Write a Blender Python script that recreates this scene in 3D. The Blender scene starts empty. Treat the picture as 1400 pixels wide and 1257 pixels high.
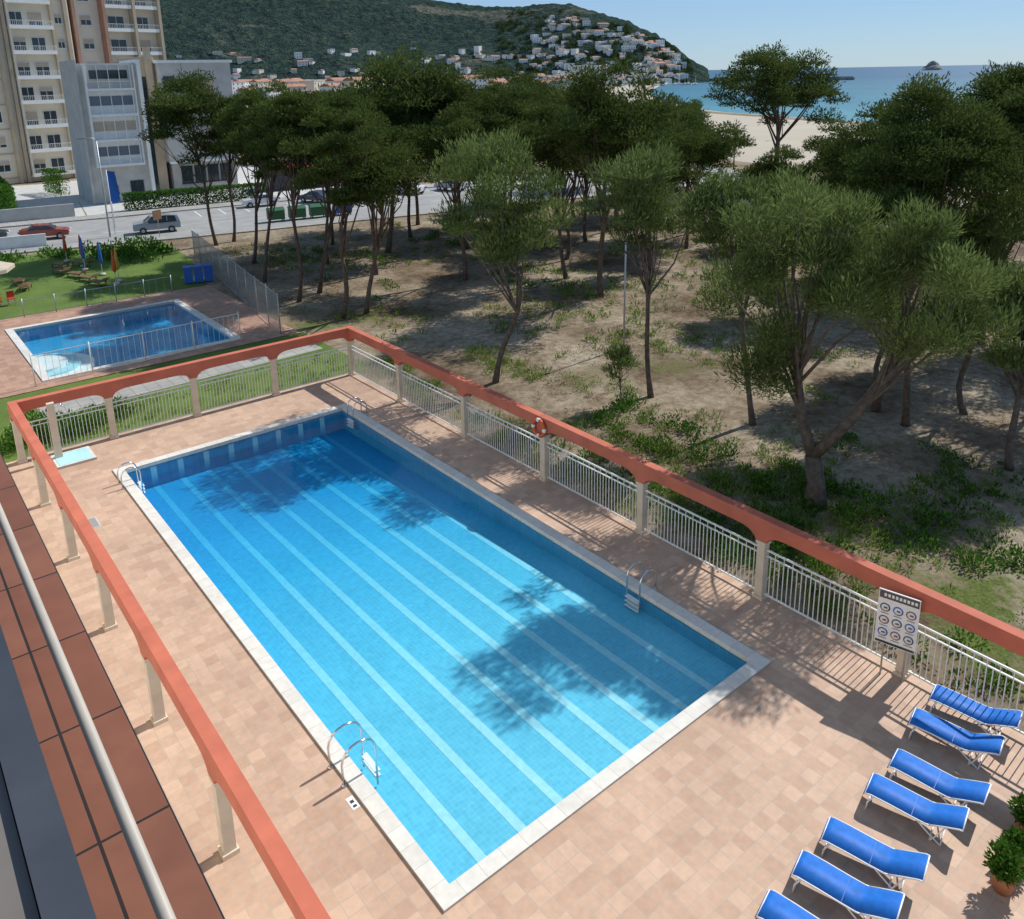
import bpy, math, random
import numpy as np
from mathutils import Vector, Matrix
from mathutils import noise as mn
random.seed(7); rng=np.random.default_rng(7)
sc=bpy.context.scene
COL=bpy.context.collection
# ------------------------------------------------------------------ materials
def newmat(name):
    m=bpy.data.materials.new(name); m.use_nodes=True
    nt=m.node_tree; b=nt.nodes['Principled BSDF']
    return m,nt,b
def N(nt,t,**kw):
    n=nt.nodes.new(t)
    for k,v in kw.items():
        if k in n.inputs: n.inputs[k].default_value=v
        else: setattr(n,k,v)
    return n
def ramp(nt,fac,stops):
    r=nt.nodes.new('ShaderNodeValToRGB'); e=r.color_ramp.elements
    while len(e)<len(stops): e.new(0.5)
    for i,(p,c) in enumerate(stops):
        e[i].position=p; e[i].color=(*c,1) if len(c)==3 else c
    nt.links.new(fac,r.inputs[0]); return r.outputs[0]
def objco(nt):
    return nt.nodes.new('ShaderNodeTexCoord').outputs['Object']
def mixc(nt,fac,a,b,mode='MIX'):
    m=nt.nodes.new('ShaderNodeMix'); m.data_type='RGBA'; m.blend_type=mode
    for s,v in ((0,fac),(6,a),(7,b)):
        if isinstance(v,(int,float)): m.inputs[s].default_value=v
        elif isinstance(v,tuple): m.inputs[s].default_value=(*v,1) if len(v)==3 else v
        else: nt.links.new(v,m.inputs[s])
    return m.outputs[2]
def noise(nt,scale,detail=4,co=None,rough=.55):
    n=N(nt,'ShaderNodeTexNoise',Scale=scale,Detail=detail,Roughness=rough)
    if co is not None: nt.links.new(co,n.inputs['Vector'])
    return n.outputs['Fac']
def bump(nt,b,h,strength=.3,dist=.02):
    n=N(nt,'ShaderNodeBump',Strength=strength,Distance=dist); nt.links.new(h,n.inputs['Height']); nt.links.new(n.outputs[0],b.inputs['Normal'])
def plain(name,c,rough=.6,var=.15,scale=3,metal=0,spec=.4):
    m,nt,b=newmat(name); co=objco(nt)
    f=noise(nt,scale,4,co)
    lo=tuple(x*(1-var) for x in c); hi=tuple(min(1,x*(1+var)) for x in c)
    nt.links.new(ramp(nt,f,[(.3,lo),(.7,hi)]),b.inputs['Base Color'])
    b.inputs['Roughness'].default_value=rough; b.inputs['Metallic'].default_value=metal
    b.inputs['Specular IOR Level'].default_value=spec
    return m
def tiles(name,c1,c2,mortar,w,h,ms=.012,rough=.6,offset=0.0,dirt=.25,rotz=0,depth=None,spec=.3):
    m,nt,b=newmat(name); co=objco(nt)
    mp=N(nt,'ShaderNodeMapping'); mp.inputs['Rotation'].default_value=(0,0,rotz); mp.inputs['Location'].default_value=(0,-.03 if rotz else 0,0); nt.links.new(co,mp.inputs[0])
    br=N(nt,'ShaderNodeTexBrick'); br.offset=offset; br.squash=1
    br.inputs['Scale'].default_value=1; br.inputs['Brick Width'].default_value=w; br.inputs['Row Height'].default_value=h
    br.inputs['Mortar Size'].default_value=ms; br.inputs['Mortar Smooth'].default_value=.2; br.inputs['Bias'].default_value=0
    br.inputs['Color1'].default_value=(*c1,1); br.inputs['Color2'].default_value=(*c2,1); br.inputs['Mortar'].default_value=(*mortar,1)
    nt.links.new(mp.outputs[0],br.inputs['Vector'])
    f=noise(nt,.35,5,co,.65); f2=noise(nt,6,3,co)
    c=mixc(nt,1.0,br.outputs['Color'],ramp(nt,f,[(.3,(1-dirt,1-dirt,1-dirt)),(.65,(1.0,1.0,1.0))]),'MULTIPLY')
    c=mixc(nt,1.0,c,ramp(nt,f2,[(.25,(.86,.86,.86)),(.7,(1.0,1.0,1.0))]),'MULTIPLY')
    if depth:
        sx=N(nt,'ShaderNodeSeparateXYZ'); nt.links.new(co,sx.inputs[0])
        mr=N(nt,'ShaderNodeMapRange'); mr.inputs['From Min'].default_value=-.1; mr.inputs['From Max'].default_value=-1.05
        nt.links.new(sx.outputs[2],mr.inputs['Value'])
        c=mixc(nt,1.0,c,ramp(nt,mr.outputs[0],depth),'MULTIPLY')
    nt.links.new(c,b.inputs['Base Color']); b.inputs['Roughness'].default_value=rough
    b.inputs['Specular IOR Level'].default_value=spec
    inv=N(nt,'ShaderNodeMath',operation='SUBTRACT'); inv.inputs[0].default_value=1; nt.links.new(br.outputs['Fac'],inv.inputs[1])
    bump(nt,b,inv.outputs[0],.35,.004)
    return m
def leafmat(name,dark,light,trans=.25):
    m,nt,b=newmat(name)
    a=N(nt,'ShaderNodeAttribute'); a.attribute_name='tint'
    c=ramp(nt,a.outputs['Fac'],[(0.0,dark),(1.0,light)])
    d=N(nt,'ShaderNodeBsdfDiffuse'); nt.links.new(c,d.inputs[0])
    t=N(nt,'ShaderNodeBsdfTranslucent'); nt.links.new(c,t.inputs[0])
    mx=N(nt,'ShaderNodeMixShader'); mx.inputs[0].default_value=trans
    nt.links.new(d.outputs[0],mx.inputs[1]); nt.links.new(t.outputs[0],mx.inputs[2])
    nt.links.new(mx.outputs[0],nt.nodes['Material Output'].inputs[0])
    nt.nodes.remove(b)
    return m
# deeper tiles read bluer (water absorption over depth)
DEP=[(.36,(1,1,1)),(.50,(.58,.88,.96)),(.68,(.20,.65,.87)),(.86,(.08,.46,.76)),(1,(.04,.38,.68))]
M={}
M['deck']=tiles('deck_tiles',(.65,.445,.315),(.535,.345,.24),(.5,.4,.31),.34,.34,.010,.65,dirt=.20)
M['deck2']=tiles('deck_tiles_b',(.58,.34,.23),(.44,.25,.17),(.4,.3,.24),.34,.34,.010,.65)
M['coping']=tiles('coping_stone',(.78,.75,.68),(.70,.67,.60),(.5,.48,.43),.5,.5,.006,.6,dirt=.12)
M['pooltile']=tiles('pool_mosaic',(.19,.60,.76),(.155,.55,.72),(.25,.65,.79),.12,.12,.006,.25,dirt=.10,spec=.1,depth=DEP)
M['poolwall_shade']=tiles('shaded_pool_wall_mosaic',(.05,.34,.56),(.04,.30,.51),(.09,.40,.60),.12,.12,.006,.25,dirt=.10,spec=.1)  # pool mosaic with the wall's shade and water absorption put into its colour
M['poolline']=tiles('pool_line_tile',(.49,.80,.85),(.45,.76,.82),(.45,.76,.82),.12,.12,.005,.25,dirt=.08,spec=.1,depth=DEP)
M['beam']=plain('salmon_stucco',(.50,.14,.085),.8,.14,1.2)
M['post']=plain('cream_paint',(.62,.53,.42),.7,.1,2)
M['rail']=plain('white_metal',(.72,.72,.69),.35,.06,3)
M['steel']=plain('stainless_steel',(.7,.7,.7),.18,.05,3,metal=1)
M['galv']=plain('galvanised_steel',(.42,.44,.45),.4,.1,3,metal=.5)
M['beigem']=plain('beige_painted_rail',(.42,.37,.31),.5,.1,6)
M['white']=plain('white_paint',(.80,.80,.77),.5,.06,2)
M['plastic_w']=plain('white_plastic',(.8,.8,.8),.35,.03,2)
M['blue']=plain('blue_mesh_fabric',(.004,.13,.50),.6,.16,8)
M['bluep']=plain('blue_plastic',(.02,.12,.45),.4,.08,4)
M['red']=plain('red_fabric',(.5,.06,.03),.7,.15,6)
M['orange']=plain('orange_plastic',(.62,.11,.03),.45,.08,6)
M['yellow']=plain('yellow_fabric',(.65,.4,.05),.7,.1,6)
M['wood']=plain('weathered_wood',(.18,.10,.05),.7,.3,8)
M['black']=plain('black_rubber',(.02,.02,.02),.6,.2,5)
M['glass']=plain('dark_glass',(.03,.045,.055),.08,.3,1.5,spec=.6)
M['conc']=plain('concrete',(.50,.49,.46),.85,.12,.8)
M['concd']=plain('grey_render',(.30,.29,.28),.85,.12,.6)
M['cream']=plain('cream_render',(.76,.69,.56),.85,.06,.4)
M['tan']=plain('tan_stone',(.50,.41,.30),.85,.12,.5)
M['brickred']=plain('reddish_render',(.42,.24,.17),.85,.12,.8)
M['blind']=plain('roller_blind',(.5,.42,.32),.7,.1,3)
M['terra']=plain('terracotta_roof',(.38,.18,.11),.8,.2,.2)
M['farwall']=plain('distant_white_wall',(.78,.77,.74),.8,.10,.02)
M['farcream']=plain('distant_cream_wall',(.68,.60,.48),.8,.14,.02)
M['farglass']=plain('distant_window',(.16,.19,.22),.4,.1,.1)
M['potm']=plain('terracotta_pot',(.36,.15,.08),.8,.15,5)
M['asph']=plain('road_asphalt',(.30,.295,.28),.9,.14,.5)
M['pave']=tiles('pavement_slabs',(.44,.42,.38),(.38,.36,.33),(.2,.2,.18),.6,.6,.015,.85)
M['paint']=plain('road_paint',(.75,.75,.72),.7,.1,2)
M['ledge']=tiles('rust_ledge_tile',(.32,.13,.078),(.26,.10,.058),(.04,.03,.025),.80,.30,.008,.5,dirt=.55,rotz=math.pi/2,spec=.3)
M['dark']=plain('dark_frame',(.05,.055,.065),.4,.2,3)
M['beige']=plain('beige_parapet',(.16,.14,.125),.7,.1,4,spec=.2)
M['rock']=plain('breakwater_rock',(.22,.21,.20),.9,.4,.05)
M['bark']=plain('pine_bark',(.12,.085,.065),.95,.45,5)
M['barkg']=plain('grey_bark',(.11,.09,.075),.95,.4,5)
M['pine']=leafmat('pine_needles',(.022,.040,.013),(.140,.180,.046))
M['tam']=leafmat('tamarisk_foliage',(.045,.075,.022),(.215,.275,.088),.3)
M['hedge']=leafmat('hedge_leaves',(.03,.08,.012),(.11,.24,.035))
M['grassb']=leafmat('grass_blades',(.07,.12,.02),(.24,.35,.06),.35)
M['dry']=leafmat('dry_litter',(.07,.045,.025),(.24,.17,.09),.1)
M['fart']=leafmat('far_tree_leaves',(.025,.045,.018),(.09,.12,.045))
def carp(n,c): 
    m=plain(n,c,.25,.03,2,spec=.6); m.node_tree.nodes['Principled BSDF'].inputs['Coat Weight'].default_value=.6; return m
M['c_silver']=carp('silver_paint',(.32,.35,.38)); M['c_white']=carp('white_car_paint',(.7,.7,.7)); M['c_red']=carp('red_car_paint',(.3,.03,.02)); M['c_dark']=carp('dark_car_paint',(.03,.04,.06)); M['c_green']=plain('dumpster_green',(.03,.12,.05),.5,.1,3)
def ground_mat():
    m,nt,b=newmat('sandy_soil'); co=objco(nt)
    n1=noise(nt,.16,6,co,.62); n2=noise(nt,2.2,6,co,.7); n3=noise(nt,.09,5,co,.6); n4=noise(nt,12,3,co,.7)
    base=ramp(nt,n1,[(.34,(.15,.105,.065)),(.5,(.31,.245,.17)),(.66,(.46,.39,.29))])
    base=mixc(nt,1.,base,ramp(nt,n2,[(.32,(.50,.47,.43)),(.6,(1.,1.,1.))]),'MULTIPLY')
    base=mixc(nt,1.,base,ramp(nt,n4,[(.3,(.70,.68,.66)),(.6,(1.,1.,1.))]),'MULTIPLY')
    sx=N(nt,'ShaderNodeSeparateXYZ'); nt.links.new(co,sx.inputs[0])
    mr=N(nt,'ShaderNodeMapRange'); mr.inputs['From Min'].default_value=14; mr.inputs['From Max'].default_value=26; mr.inputs['To Min'].default_value=.02; mr.inputs['To Max'].default_value=-.03
    nt.links.new(sx.outputs[0],mr.inputs['Value'])
    ad=N(nt,'ShaderNodeMath',operation='ADD'); nt.links.new(n3,ad.inputs[0]); nt.links.new(mr.outputs[0],ad.inputs[1])
    a2=N(nt,'ShaderNodeMath',operation='MULTIPLY_ADD'); nt.links.new(n2,a2.inputs[0]); a2.inputs[1].default_value=.45; nt.links.new(ad.outputs[0],a2.inputs[2])
    mask=ramp(nt,a2.outputs[0],[(.82,(0,0,0)),(.92,(1,1,1))])
    g=ramp(nt,n4,[(.3,(.05,.07,.015)),(.7,(.14,.165,.045))])
    c=mixc(nt,mask,base,g)
    nt.links.new(c,b.inputs['Base Color']); b.inputs['Roughness'].default_value=.95; b.inputs['Specular IOR Level'].default_value=.1
    bump(nt,b,noise(nt,3,3,co,.7),.8,.06)
    return m
M['soil']=ground_mat()
def grass_mat(name,lo,hi):
    m,nt,b=newmat(name); co=objco(nt)
    n1=noise(nt,.5,5,co,.6); n2=noise(nt,14,4,co,.7)
    c=mixc(nt,.5,ramp(nt,n1,[(.3,lo),(.7,hi)]),ramp(nt,n2,[(.3,lo),(.7,hi)]))
    nt.links.new(c,b.inputs['Base Color']); b.inputs['Roughness'].default_value=.95; b.inputs['Specular IOR Level'].default_value=.1
    bump(nt,b,n2,.9,.05); return m
M['lawn']=grass_mat('lawn_grass',(.07,.12,.025),(.17,.24,.06))
M['sand']=plain('beach_sand',(.43,.37,.28),.95,.08,.05)
def hill_mat():
    m,nt,b=newmat('hill_forest'); co=objco(nt)
    n1=noise(nt,.06,8,co,.8); n2=noise(nt,.006,5,co,.6)
    c=ramp(nt,n1,[(.36,(.007,.016,.010)),(.5,(.024,.042,.020)),(.66,(.075,.10,.042))])
    c2=ramp(nt,n1,[(.4,(.07,.08,.045)),(.6,(.24,.21,.14))])
    c=mixc(nt,ramp(nt,n2,[(.60,(0,0,0)),(.66,(.8,.8,.8))]),c,c2)
    c=mixc(nt,.10,c,(.20,.31,.42))  # blue distance haze mixed into the forest colour
    nt.links.new(c,b.inputs['Base Color']); b.inputs['Roughness'].default_value=1; b.inputs['Specular IOR Level'].default_value=0
    bump(nt,b,noise(nt,.06,4,co,.8),1,25); return m
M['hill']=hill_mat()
def sea_mat():
    m,nt,b=newmat('sea_water'); co=objco(nt)
    sx=N(nt,'ShaderNodeSeparateXYZ'); nt.links.new(co,sx.inputs[0])
    mr=N(nt,'ShaderNodeMapRange'); mr.inputs['From Min'].default_value=180; mr.inputs['From Max'].default_value=1200
    nt.links.new(sx.outputs[0],mr.inputs['Value'])
    mp=N(nt,'ShaderNodeMapping'); mp.inputs['Scale'].default_value=(.02,.004,1); nt.links.new(co,mp.inputs[0])
    n=noise(nt,1,5,mp.outputs[0])
    c=ramp(nt,mr.outputs[0],[(0,(.09,.28,.31)),(.15,(.03,.17,.23)),(1,(.012,.09,.17))])
    c=mixc(nt,1.,c,ramp(nt,n,[(.3,(.8,.8,.8)),(.7,(1,1,1))]),'MULTIPLY')
    nt.links.new(c,b.inputs['Base Color']); b.inputs['Roughness'].default_value=.45; b.inputs['Specular IOR Level'].default_value=.2
    bump(nt,b,noise(nt,.25,4,co),.6,1.); return m
M['sea']=sea_mat()
def water_mat():
    m=bpy.data.materials.new('pool_water_surface'); m.use_nodes=True; nt=m.node_tree; nt.nodes.clear()
    o=N(nt,'ShaderNodeOutputMaterial'); co=objco(nt)
    t=N(nt,'ShaderNodeBsdfTransparent'); t.inputs[0].default_value=(.90,.975,.99,1)
    g=N(nt,'ShaderNodeBsdfGlossy'); g.inputs['Roughness'].default_value=.02
    bp=N(nt,'ShaderNodeBump',Strength=.12,Distance=.02); nt.links.new(noise(nt,2.6,3,co),bp.inputs['Height']); nt.links.new(bp.outputs[0],g.inputs['Normal'])
    lw=N(nt,'ShaderNodeLayerWeight'); lw.inputs['Blend'].default_value=.5; nt.links.new(bp.outputs[0],lw.inputs['Normal'])
    pw=N(nt,'ShaderNodeMath',operation='POWER'); nt.links.new(lw.outputs['Facing'],pw.inputs[0]); pw.inputs[1].default_value=5
    ma=N(nt,'ShaderNodeMath',operation='MULTIPLY_ADD'); nt.links.new(pw.outputs[0],ma.inputs[0]); ma.inputs[1].default_value=.9; ma.inputs[2].default_value=.02
    mx=N(nt,'ShaderNodeMixShader'); nt.links.new(ma.outputs[0],mx.inputs[0]); nt.links.new(t.outputs[0],mx.inputs[1]); nt.links.new(g.outputs[0],mx.inputs[2])
    nt.links.new(mx.outputs[0],o.inputs['Surface']); return m
M['water']=water_mat()
# ------------------------------------------------------------------ mesh builder
class MB:
    def __init__(s): s.v=[];s.f=[];s.m=[];s.mats=[];s.sm=[]
    def mi(s,k):
        if k not in s.mats: s.mats.append(k)
        return s.mats.index(k)
    def add(s,vs,fs,k,smooth=False):
        o=len(s.v); s.v+= [tuple(v) for v in vs]; i=s.mi(k)
        for f in fs: s.f.append(tuple(o+a for a in f)); s.m.append(i); s.sm.append(smooth)
    def box(s,c,sz,k,rz=0,T=None):
        x,y,z=sz[0]/2,sz[1]/2,sz[2]/2; ca,sa=math.cos(rz),math.sin(rz)
        vs=[]
        for dz in (-z,z):
            for dx,dy in ((-x,-y),(x,-y),(x,y),(-x,y)):
                p=Vector((c[0]+dx*ca-dy*sa,c[1]+dx*sa+dy*ca,c[2]+dz)); vs.append(T@p if T else p)
        s.add(vs,[(3,2,1,0),(4,5,6,7),(0,1,5,4),(1,2,6,5),(2,3,7,6),(3,0,4,7)],k)
    def b2(s,x0,x1,y0,y1,z0,z1,k,T=None): s.box(((x0+x1)/2,(y0+y1)/2,(z0+z1)/2),(x1-x0,y1-y0,z1-z0),k,0,T)
    def poly(s,pts,k): s.add(pts,[tuple(range(len(pts)))],k)
    def prism(s,pts,z0,z1,k):
        n=len(pts); vs=[(x,y,z0) for x,y in pts]+[(x,y,z1) for x,y in pts]
        s.add(vs,[tuple(reversed(range(n))),tuple(range(n,2*n))]+[(i,(i+1)%n,n+(i+1)%n,n+i) for i in range(n)],k)
    def tube(s,pts,rad,k,n=8,T=None,cap=True):
        pts=[Vector(p) for p in pts]
        if isinstance(rad,(int,float)): rad=[rad]*len(pts)
        vs=[];prev=None
        for i,p in enumerate(pts):
            t=(pts[min(i+1,len(pts)-1)]-pts[max(i-1,0)]).normalized()
            if prev is None:
                a=Vector((0,0,1)) if abs(t.z)<.9 else Vector((1,0,0)); u=t.cross(a).normalized()
            else: u=(prev-t*prev.dot(t)).normalized()
            prev=u; w=t.cross(u)
            for j in range(n):
                an=2*math.pi*j/n; q=p+(u*math.cos(an)+w*math.sin(an))*rad[i]; vs.append(T@q if T else q)
        fs=[]
        for i in range(len(pts)-1):
            for j in range(n): fs.append((i*n+j,i*n+(j+1)%n,(i+1)*n+(j+1)%n,(i+1)*n+j))
        if cap: fs.append(tuple(reversed(range(n)))); fs.append(tuple((len(pts)-1)*n+j for j in range(n)))
        s.add(vs,fs,k,True)
    def obj(s,name,loc=None,rz=0):
        me=bpy.data.meshes.new(name); me.from_pydata(s.v,[],s.f)
        for k in s.mats: me.materials.append(M[k])
        me.polygons.foreach_set('material_index',s.m); me.polygons.foreach_set('use_smooth',s.sm); me.update()
        o=bpy.data.objects.new(name,me); COL.objects.link(o)
        if loc: o.location=loc
        o.rotation_euler[2]=rz
        return o
def inst(o,name,loc,rz=0,sc_=1):
    q=bpy.data.objects.new(name,o.data); COL.objects.link(q); q.location=loc; q.rotation_euler[2]=rz; q.scale=(sc_,)*3; return q
def TF(x,y,ang,z=0): return Matrix.Translation((x,y,z))@Matrix.Rotation(ang,4,'Z')
# ------------------------------------------------------------------ leaves
def leaf_geo(C,D,lobe_f,L,W,up=.3,jit=.6):
    n=len(C); r=rng.normal(size=(n,3)); 
    a=D*.7+np.array([0,0,up])+r*jit*.6; a/=np.linalg.norm(a,axis=1)[:,None]+1e-9
    b=np.cross(a,rng.normal(size=(n,3))); b/=np.linalg.norm(b,axis=1)[:,None]+1e-9
    l=(L*(.6+.8*rng.random(n)))[:,None]; w=(W*(.6+.8*rng.random(n)))[:,None]
    V=np.stack([C,C+a*l*.5+b*w*.5,C+a*l,C+a*l*.5-b*w*.5],1).reshape(-1,3)
    t=np.clip(.5*lobe_f+.5*rng.random(n),0,1)
    return V,t
def leaves_obj(name,V,t,mat,extra=None):
    n=len(t); ev=extra.v if extra else []; ef=extra.f if extra else []
    me=bpy.data.meshes.new(name)
    nv=len(V)+len(ev); lf=[len(f) for f in ef]
    me.vertices.add(nv); me.vertices.foreach_set('co',np.concatenate([V.ravel(),np.array(ev,float).ravel()]) if ev else V.ravel())
    li=np.arange(4*n); 
    if ef: li=np.concatenate([li,np.array([a+4*n for f in ef for a in f])])
    me.loops.add(len(li)); me.loops.foreach_set('vertex_index',li.astype(np.int32))
    tot=np.concatenate([np.full(n,4),np.array(lf,int)]) if ef else np.full(n,4)
    st=np.concatenate([[0],np.cumsum(tot)[:-1]])
    me.polygons.add(len(tot)); me.polygons.foreach_set('loop_start',st.astype(np.int32)); me.polygons.foreach_set('loop_total',tot.astype(np.int32))
    me.materials.append(M[mat]); mi=np.zeros(len(tot),np.int32)
    if ef:
        for k in extra.mats: me.materials.append(M[k])
        mi[n:]=np.array(extra.m)+1
        sm=np.zeros(len(tot),bool); sm[n:]=True; me.polygons.foreach_set('use_smooth',sm)
    me.polygons.foreach_set('material_index',mi)
    at=me.attributes.new('tint','FLOAT','FACE'); at.data.foreach_set('value',np.concatenate([t,np.zeros(len(tot)-n)]).astype(np.float32))
    me.update(); me.validate()
    o=bpy.data.objects.new(name,me); COL.objects.link(o); return o
CAM=np.array([-6.0217,-9.7731,14.4975])
def lobes_fill(cen,rl,flat,ntot,upper=.35):
    cen=np.array(cen); rl=np.array(rl); p=rl**2/np.sum(rl**2); idx=rng.choice(len(cen),ntot,p=p)
    d=rng.normal(size=(ntot,3)); d/=np.linalg.norm(d,axis=1)[:,None]
    low=d[:,2]<-.2; d[low,2]*=upper
    rr=rng.random(ntot)**(1/2.0)
    ph=np.sin(d[:,0]*5+idx*1.7)*np.sin(d[:,1]*6+idx*2.3)*np.cos(d[:,2]*5+idx)
    rr=rr*(1+.28*ph)
    P=cen[idx]+d*(rl[idx]*rr)[:,None]*np.array([1,1,flat])
    return P,d,idx
def tree(name,base,cc,z0,z1,w,kind='pine',tr=.15,seed=0,dens=1.0,bendv=(0,0),fork=.25):
    rs=random.Random(seed+11)
    if kind=='pine' and w<15: w*=1.15; z0-=.07*(z1-z0)
    C=Vector((cc[0],cc[1],(z0+z1)/2)); R=(w/2,w/2,(z1-z0)/2); B=Vector((base[0],base[1],-.15))
    dist=math.dist((base[0],base[1]),(CAM[0],CAM[1])); s=max(1,(dist/30)**.6)
    h=z1-z0
    k=int(min(60,max(18,7+w*h*.7)))
    cen=[];rl=[]
    for i in range(k):
        for _ in range(30):
            d=Vector((rs.gauss(0,1),rs.gauss(0,1),rs.gauss(0.2,1))).normalized()
            u=rs.uniform(.25,.88)
            if kind=='pine' and d.z<-.4 and rs.random()<.5: continue
            break
        cen.append((C.x+d.x*R[0]*u,C.y+d.y*R[1]*u,C.z+d.z*R[2]*u)); rl.append(rs.uniform(.22,.40)*min(w,h*1.25)/2*(1.0 if k<34 else .85))
    if kind=='pine': L,W=.150*s,.05*s; flat=.62
    else: L,W=.25*s,.042*s; flat=.9
    proj=math.pi/4*w*h
    nt=int(dens*5.2*proj/(.5*L*W)*.9)
    if kind!='pine': nt=int(nt*.8)
    cap=60000 if dist<50 else 26000
    if nt>cap: q=math.sqrt(nt/cap); L*=q; W*=q; nt=cap
    P,d,idx=lobes_fill(cen,rl,flat,nt)
    lf=np.array([rs.random() for _ in cen])[idx]
    hz=np.clip((P[:,2]-z0)/h,0,1)  # height lightens the tint: sunlit crown tops put into the leaf colour
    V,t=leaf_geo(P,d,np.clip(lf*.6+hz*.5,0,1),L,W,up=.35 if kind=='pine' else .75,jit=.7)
    mb=MB(); bk='bark' if kind=='pine' else 'barkg'
    F=Vector((C.x*.85+B.x*.15,C.y*.85+B.y*.15,z0+h*fork))
    pts=[];rad=[];nn=9; wob=Vector((rs.uniform(-.25,.25),rs.uniform(-.25,.25),0))*(1+ (h+z0)*.02)
    for i in range(nn):
        q=i/(nn-1); p=B.lerp(F,q)+Vector((bendv[0],bendv[1],0))*math.sin(q*math.pi)+wob*math.sin(q*math.pi*2.2)
        pts.append(p); rad.append(tr*(1.25 if i==0 else 1)*(1-.5*q))
    mb.tube(pts,rad,bk,7 if s<1.6 else 5)
    order=list(range(k)); rs.shuffle(order)
    for j in order[:min(k,15)]:
        q=rs.uniform(.55,1); a=pts[int(q*(nn-1))]; e=Vector(cen[j]); mid=a.lerp(e,.5)+Vector((rs.uniform(-.3,.3),rs.uniform(-.3,.3),rs.uniform(-.5,.1)))
        r0=tr*.42*rs.uniform(.7,1.1)
        mb.tube([a,a.lerp(mid,.5),mid,mid.lerp(e,.6),e],[r0,r0*.85,r0*.65,r0*.45,r0*.2],bk,5,cap=False)
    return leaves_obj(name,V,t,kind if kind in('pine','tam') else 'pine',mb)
PT='pine_tree'; TT='tamarisk_tree'
trees=[
(PT,(19.1,64.1),(18.2,64.5),7.3,15.6,8.0,'pine',.17),(PT,(20.9,64.7),(21.4,64.6),6.7,13.8,5.6,'pine',.16),
(PT,(18.6,54.4),(19.9,53.8),6.5,14.4,6.0,'pine',.16),(PT,(16.2,40.8),(16.8,40.6),7.3,14.8,5.4,'pine',.15),
(PT,(16.7,47.7),(18.3,47.1),7.5,13.6,5.4,'pine',.14),(PT,(18.3,42),(20.3,41),7.0,13.7,7.0,'pine',.16),
(PT,(16.5,35.2),(17.2,34.8),6.2,13.1,5.6,'pine',.17),(PT,(18.2,35.2),(19.8,34.4),6.0,11.2,5.6,'pine',.16),
(PT,(28.8,50.4),(30.1,49.6),5.9,17.0,12.0,'pine',.25),(TT,(16.9,20.2),(17.4,19.7),5.5,12.1,7.0,'tam',.15),
(PT,(31.9,28.0),(32,27.8),7.0,15.5,8.6,'pine',.2),(PT,(46.1,56.1),(46.4,55.9),7.0,15.4,8.8,'pine',.2),
(TT,(21.1,13.9),(20.7,14.4),6.5,11.6,5.6,'tam',.13),(TT,(22,9.0),(21.3,10.1),5.7,11.3,4.6,'tam',.13),
(PT,(86,50.7),(85.8,50.9),6.0,17.4,17.5,'pine',.4),(PT,(27.2,6.4),(28,5.0),8.0,14.1,6.4,'pine',.17),
(PT,(26.7,4.8),(26.4,5.6),7.2,11.7,4.6,'pine',.15),(TT,(29.7,3.7),(29.5,4.2),3.2,10,5.4,'tam',.14),
(TT,(25.7,.4),(25.7,.6),3.0,8.2,4.4,'tam',.15),(PT,(65.2,17.3),(65.9,15.2),3.5,16,9,'pine',.25),
(TT,(29.8,7.6),(29.8,7.6),2.8,8.6,4.8,'tam',.14),(PT,(98.8,75.4),(98.5,75.7),1,10.4,6.6,'pine',.2),
(PT,(34.7,46.8),(33.3,47.8),8.0,15,6.6,'pine',.18),(PT,(33.7,33.3),(32.8,34.1),6.3,12.6,6.4,'pine',.17),
# fill
(PT,(71.4,31.1),(70,33),1.5,9.5,8,'pine',.2),(PT,(46,14),(46,14),4,13.4,8.6,'pine',.2),(PT,(52,20),(52,20),3.5,12.5,8.6,'pine',.2),
(PT,(40,7.2),(40,7.2),5,16.3,6.6,'pine',.19),(PT,(58,9),(58,9),4,15.6,9.6,'pine',.22),(PT,(38,18),(38,18),3.5,9,5.8,'pine',.15),
(PT,(44,42),(44,42),5,13.4,8.5,'pine',.18),(PT,(52,52),(52,52),5,14.0,9,'pine',.2),(PT,(58,62),(58,62),5,14.2,10,'pine',.2),
(PT,(38,60),(38,60),5,14.6,9,'pine',.2),(PT,(40,31),(40,31),5,11.8,7.2,'pine',.17),(PT,(48,34),(48,34),4.5,11.6,8.0,'pine',.18),
(PT,(60,48),(60,48),4,12.6,9.5,'pine',.2),(PT,(27,57),(27,57),5.5,14,8,'pine',.16),(PT,(70,56),(70,56),3,11.3,9,'pine',.2),
(PT,(62,26),(62,26),2,8.5,8,'pine',.2),(PT,(55,30),(55,30),2,8.3,7,'pine',.2),
(PT,(24,44),(24,44),6.0,13.0,6.5,'pine',.15),(PT,(34,2),(34,1.5),5,12.5,6.8,'pine',.17),(PT,(47,4),(47,4),4,15,9,'pine',.2),
(PT,(23,50),(23.5,50),5.6,13.4,6.8,'pine',.15),(PT,(34,55),(34,55),5.2,13.8,8,'pine',.18),(PT,(38,38),(38,38),5.2,12.4,7.4,'pine',.17),
(PT,(50,44),(50,44),4.5,13.0,9,'pine',.18),(PT,(42,50),(42,50),5.2,14.2,8.6,'pine',.18),(PT,(54,38),(54,38),4,11.5,8.5,'pine',.18),
(PT,(28,38),(27.5,38.5),6,12.8,6.6,'pine',.16),(PT,(72,68),(72,68),4,12.2,10,'pine',.2),(PT,(80,62),(80,62),3,10.5,9,'pine',.2),
]
for i,t in enumerate(trees):
    b=(0,0)
    if i==9: b=(.55,-.5)
    tree(t[0],t[1],t[2],t[3],t[4],t[5],t[6],t[7],seed=i*13,bendv=b)
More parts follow.
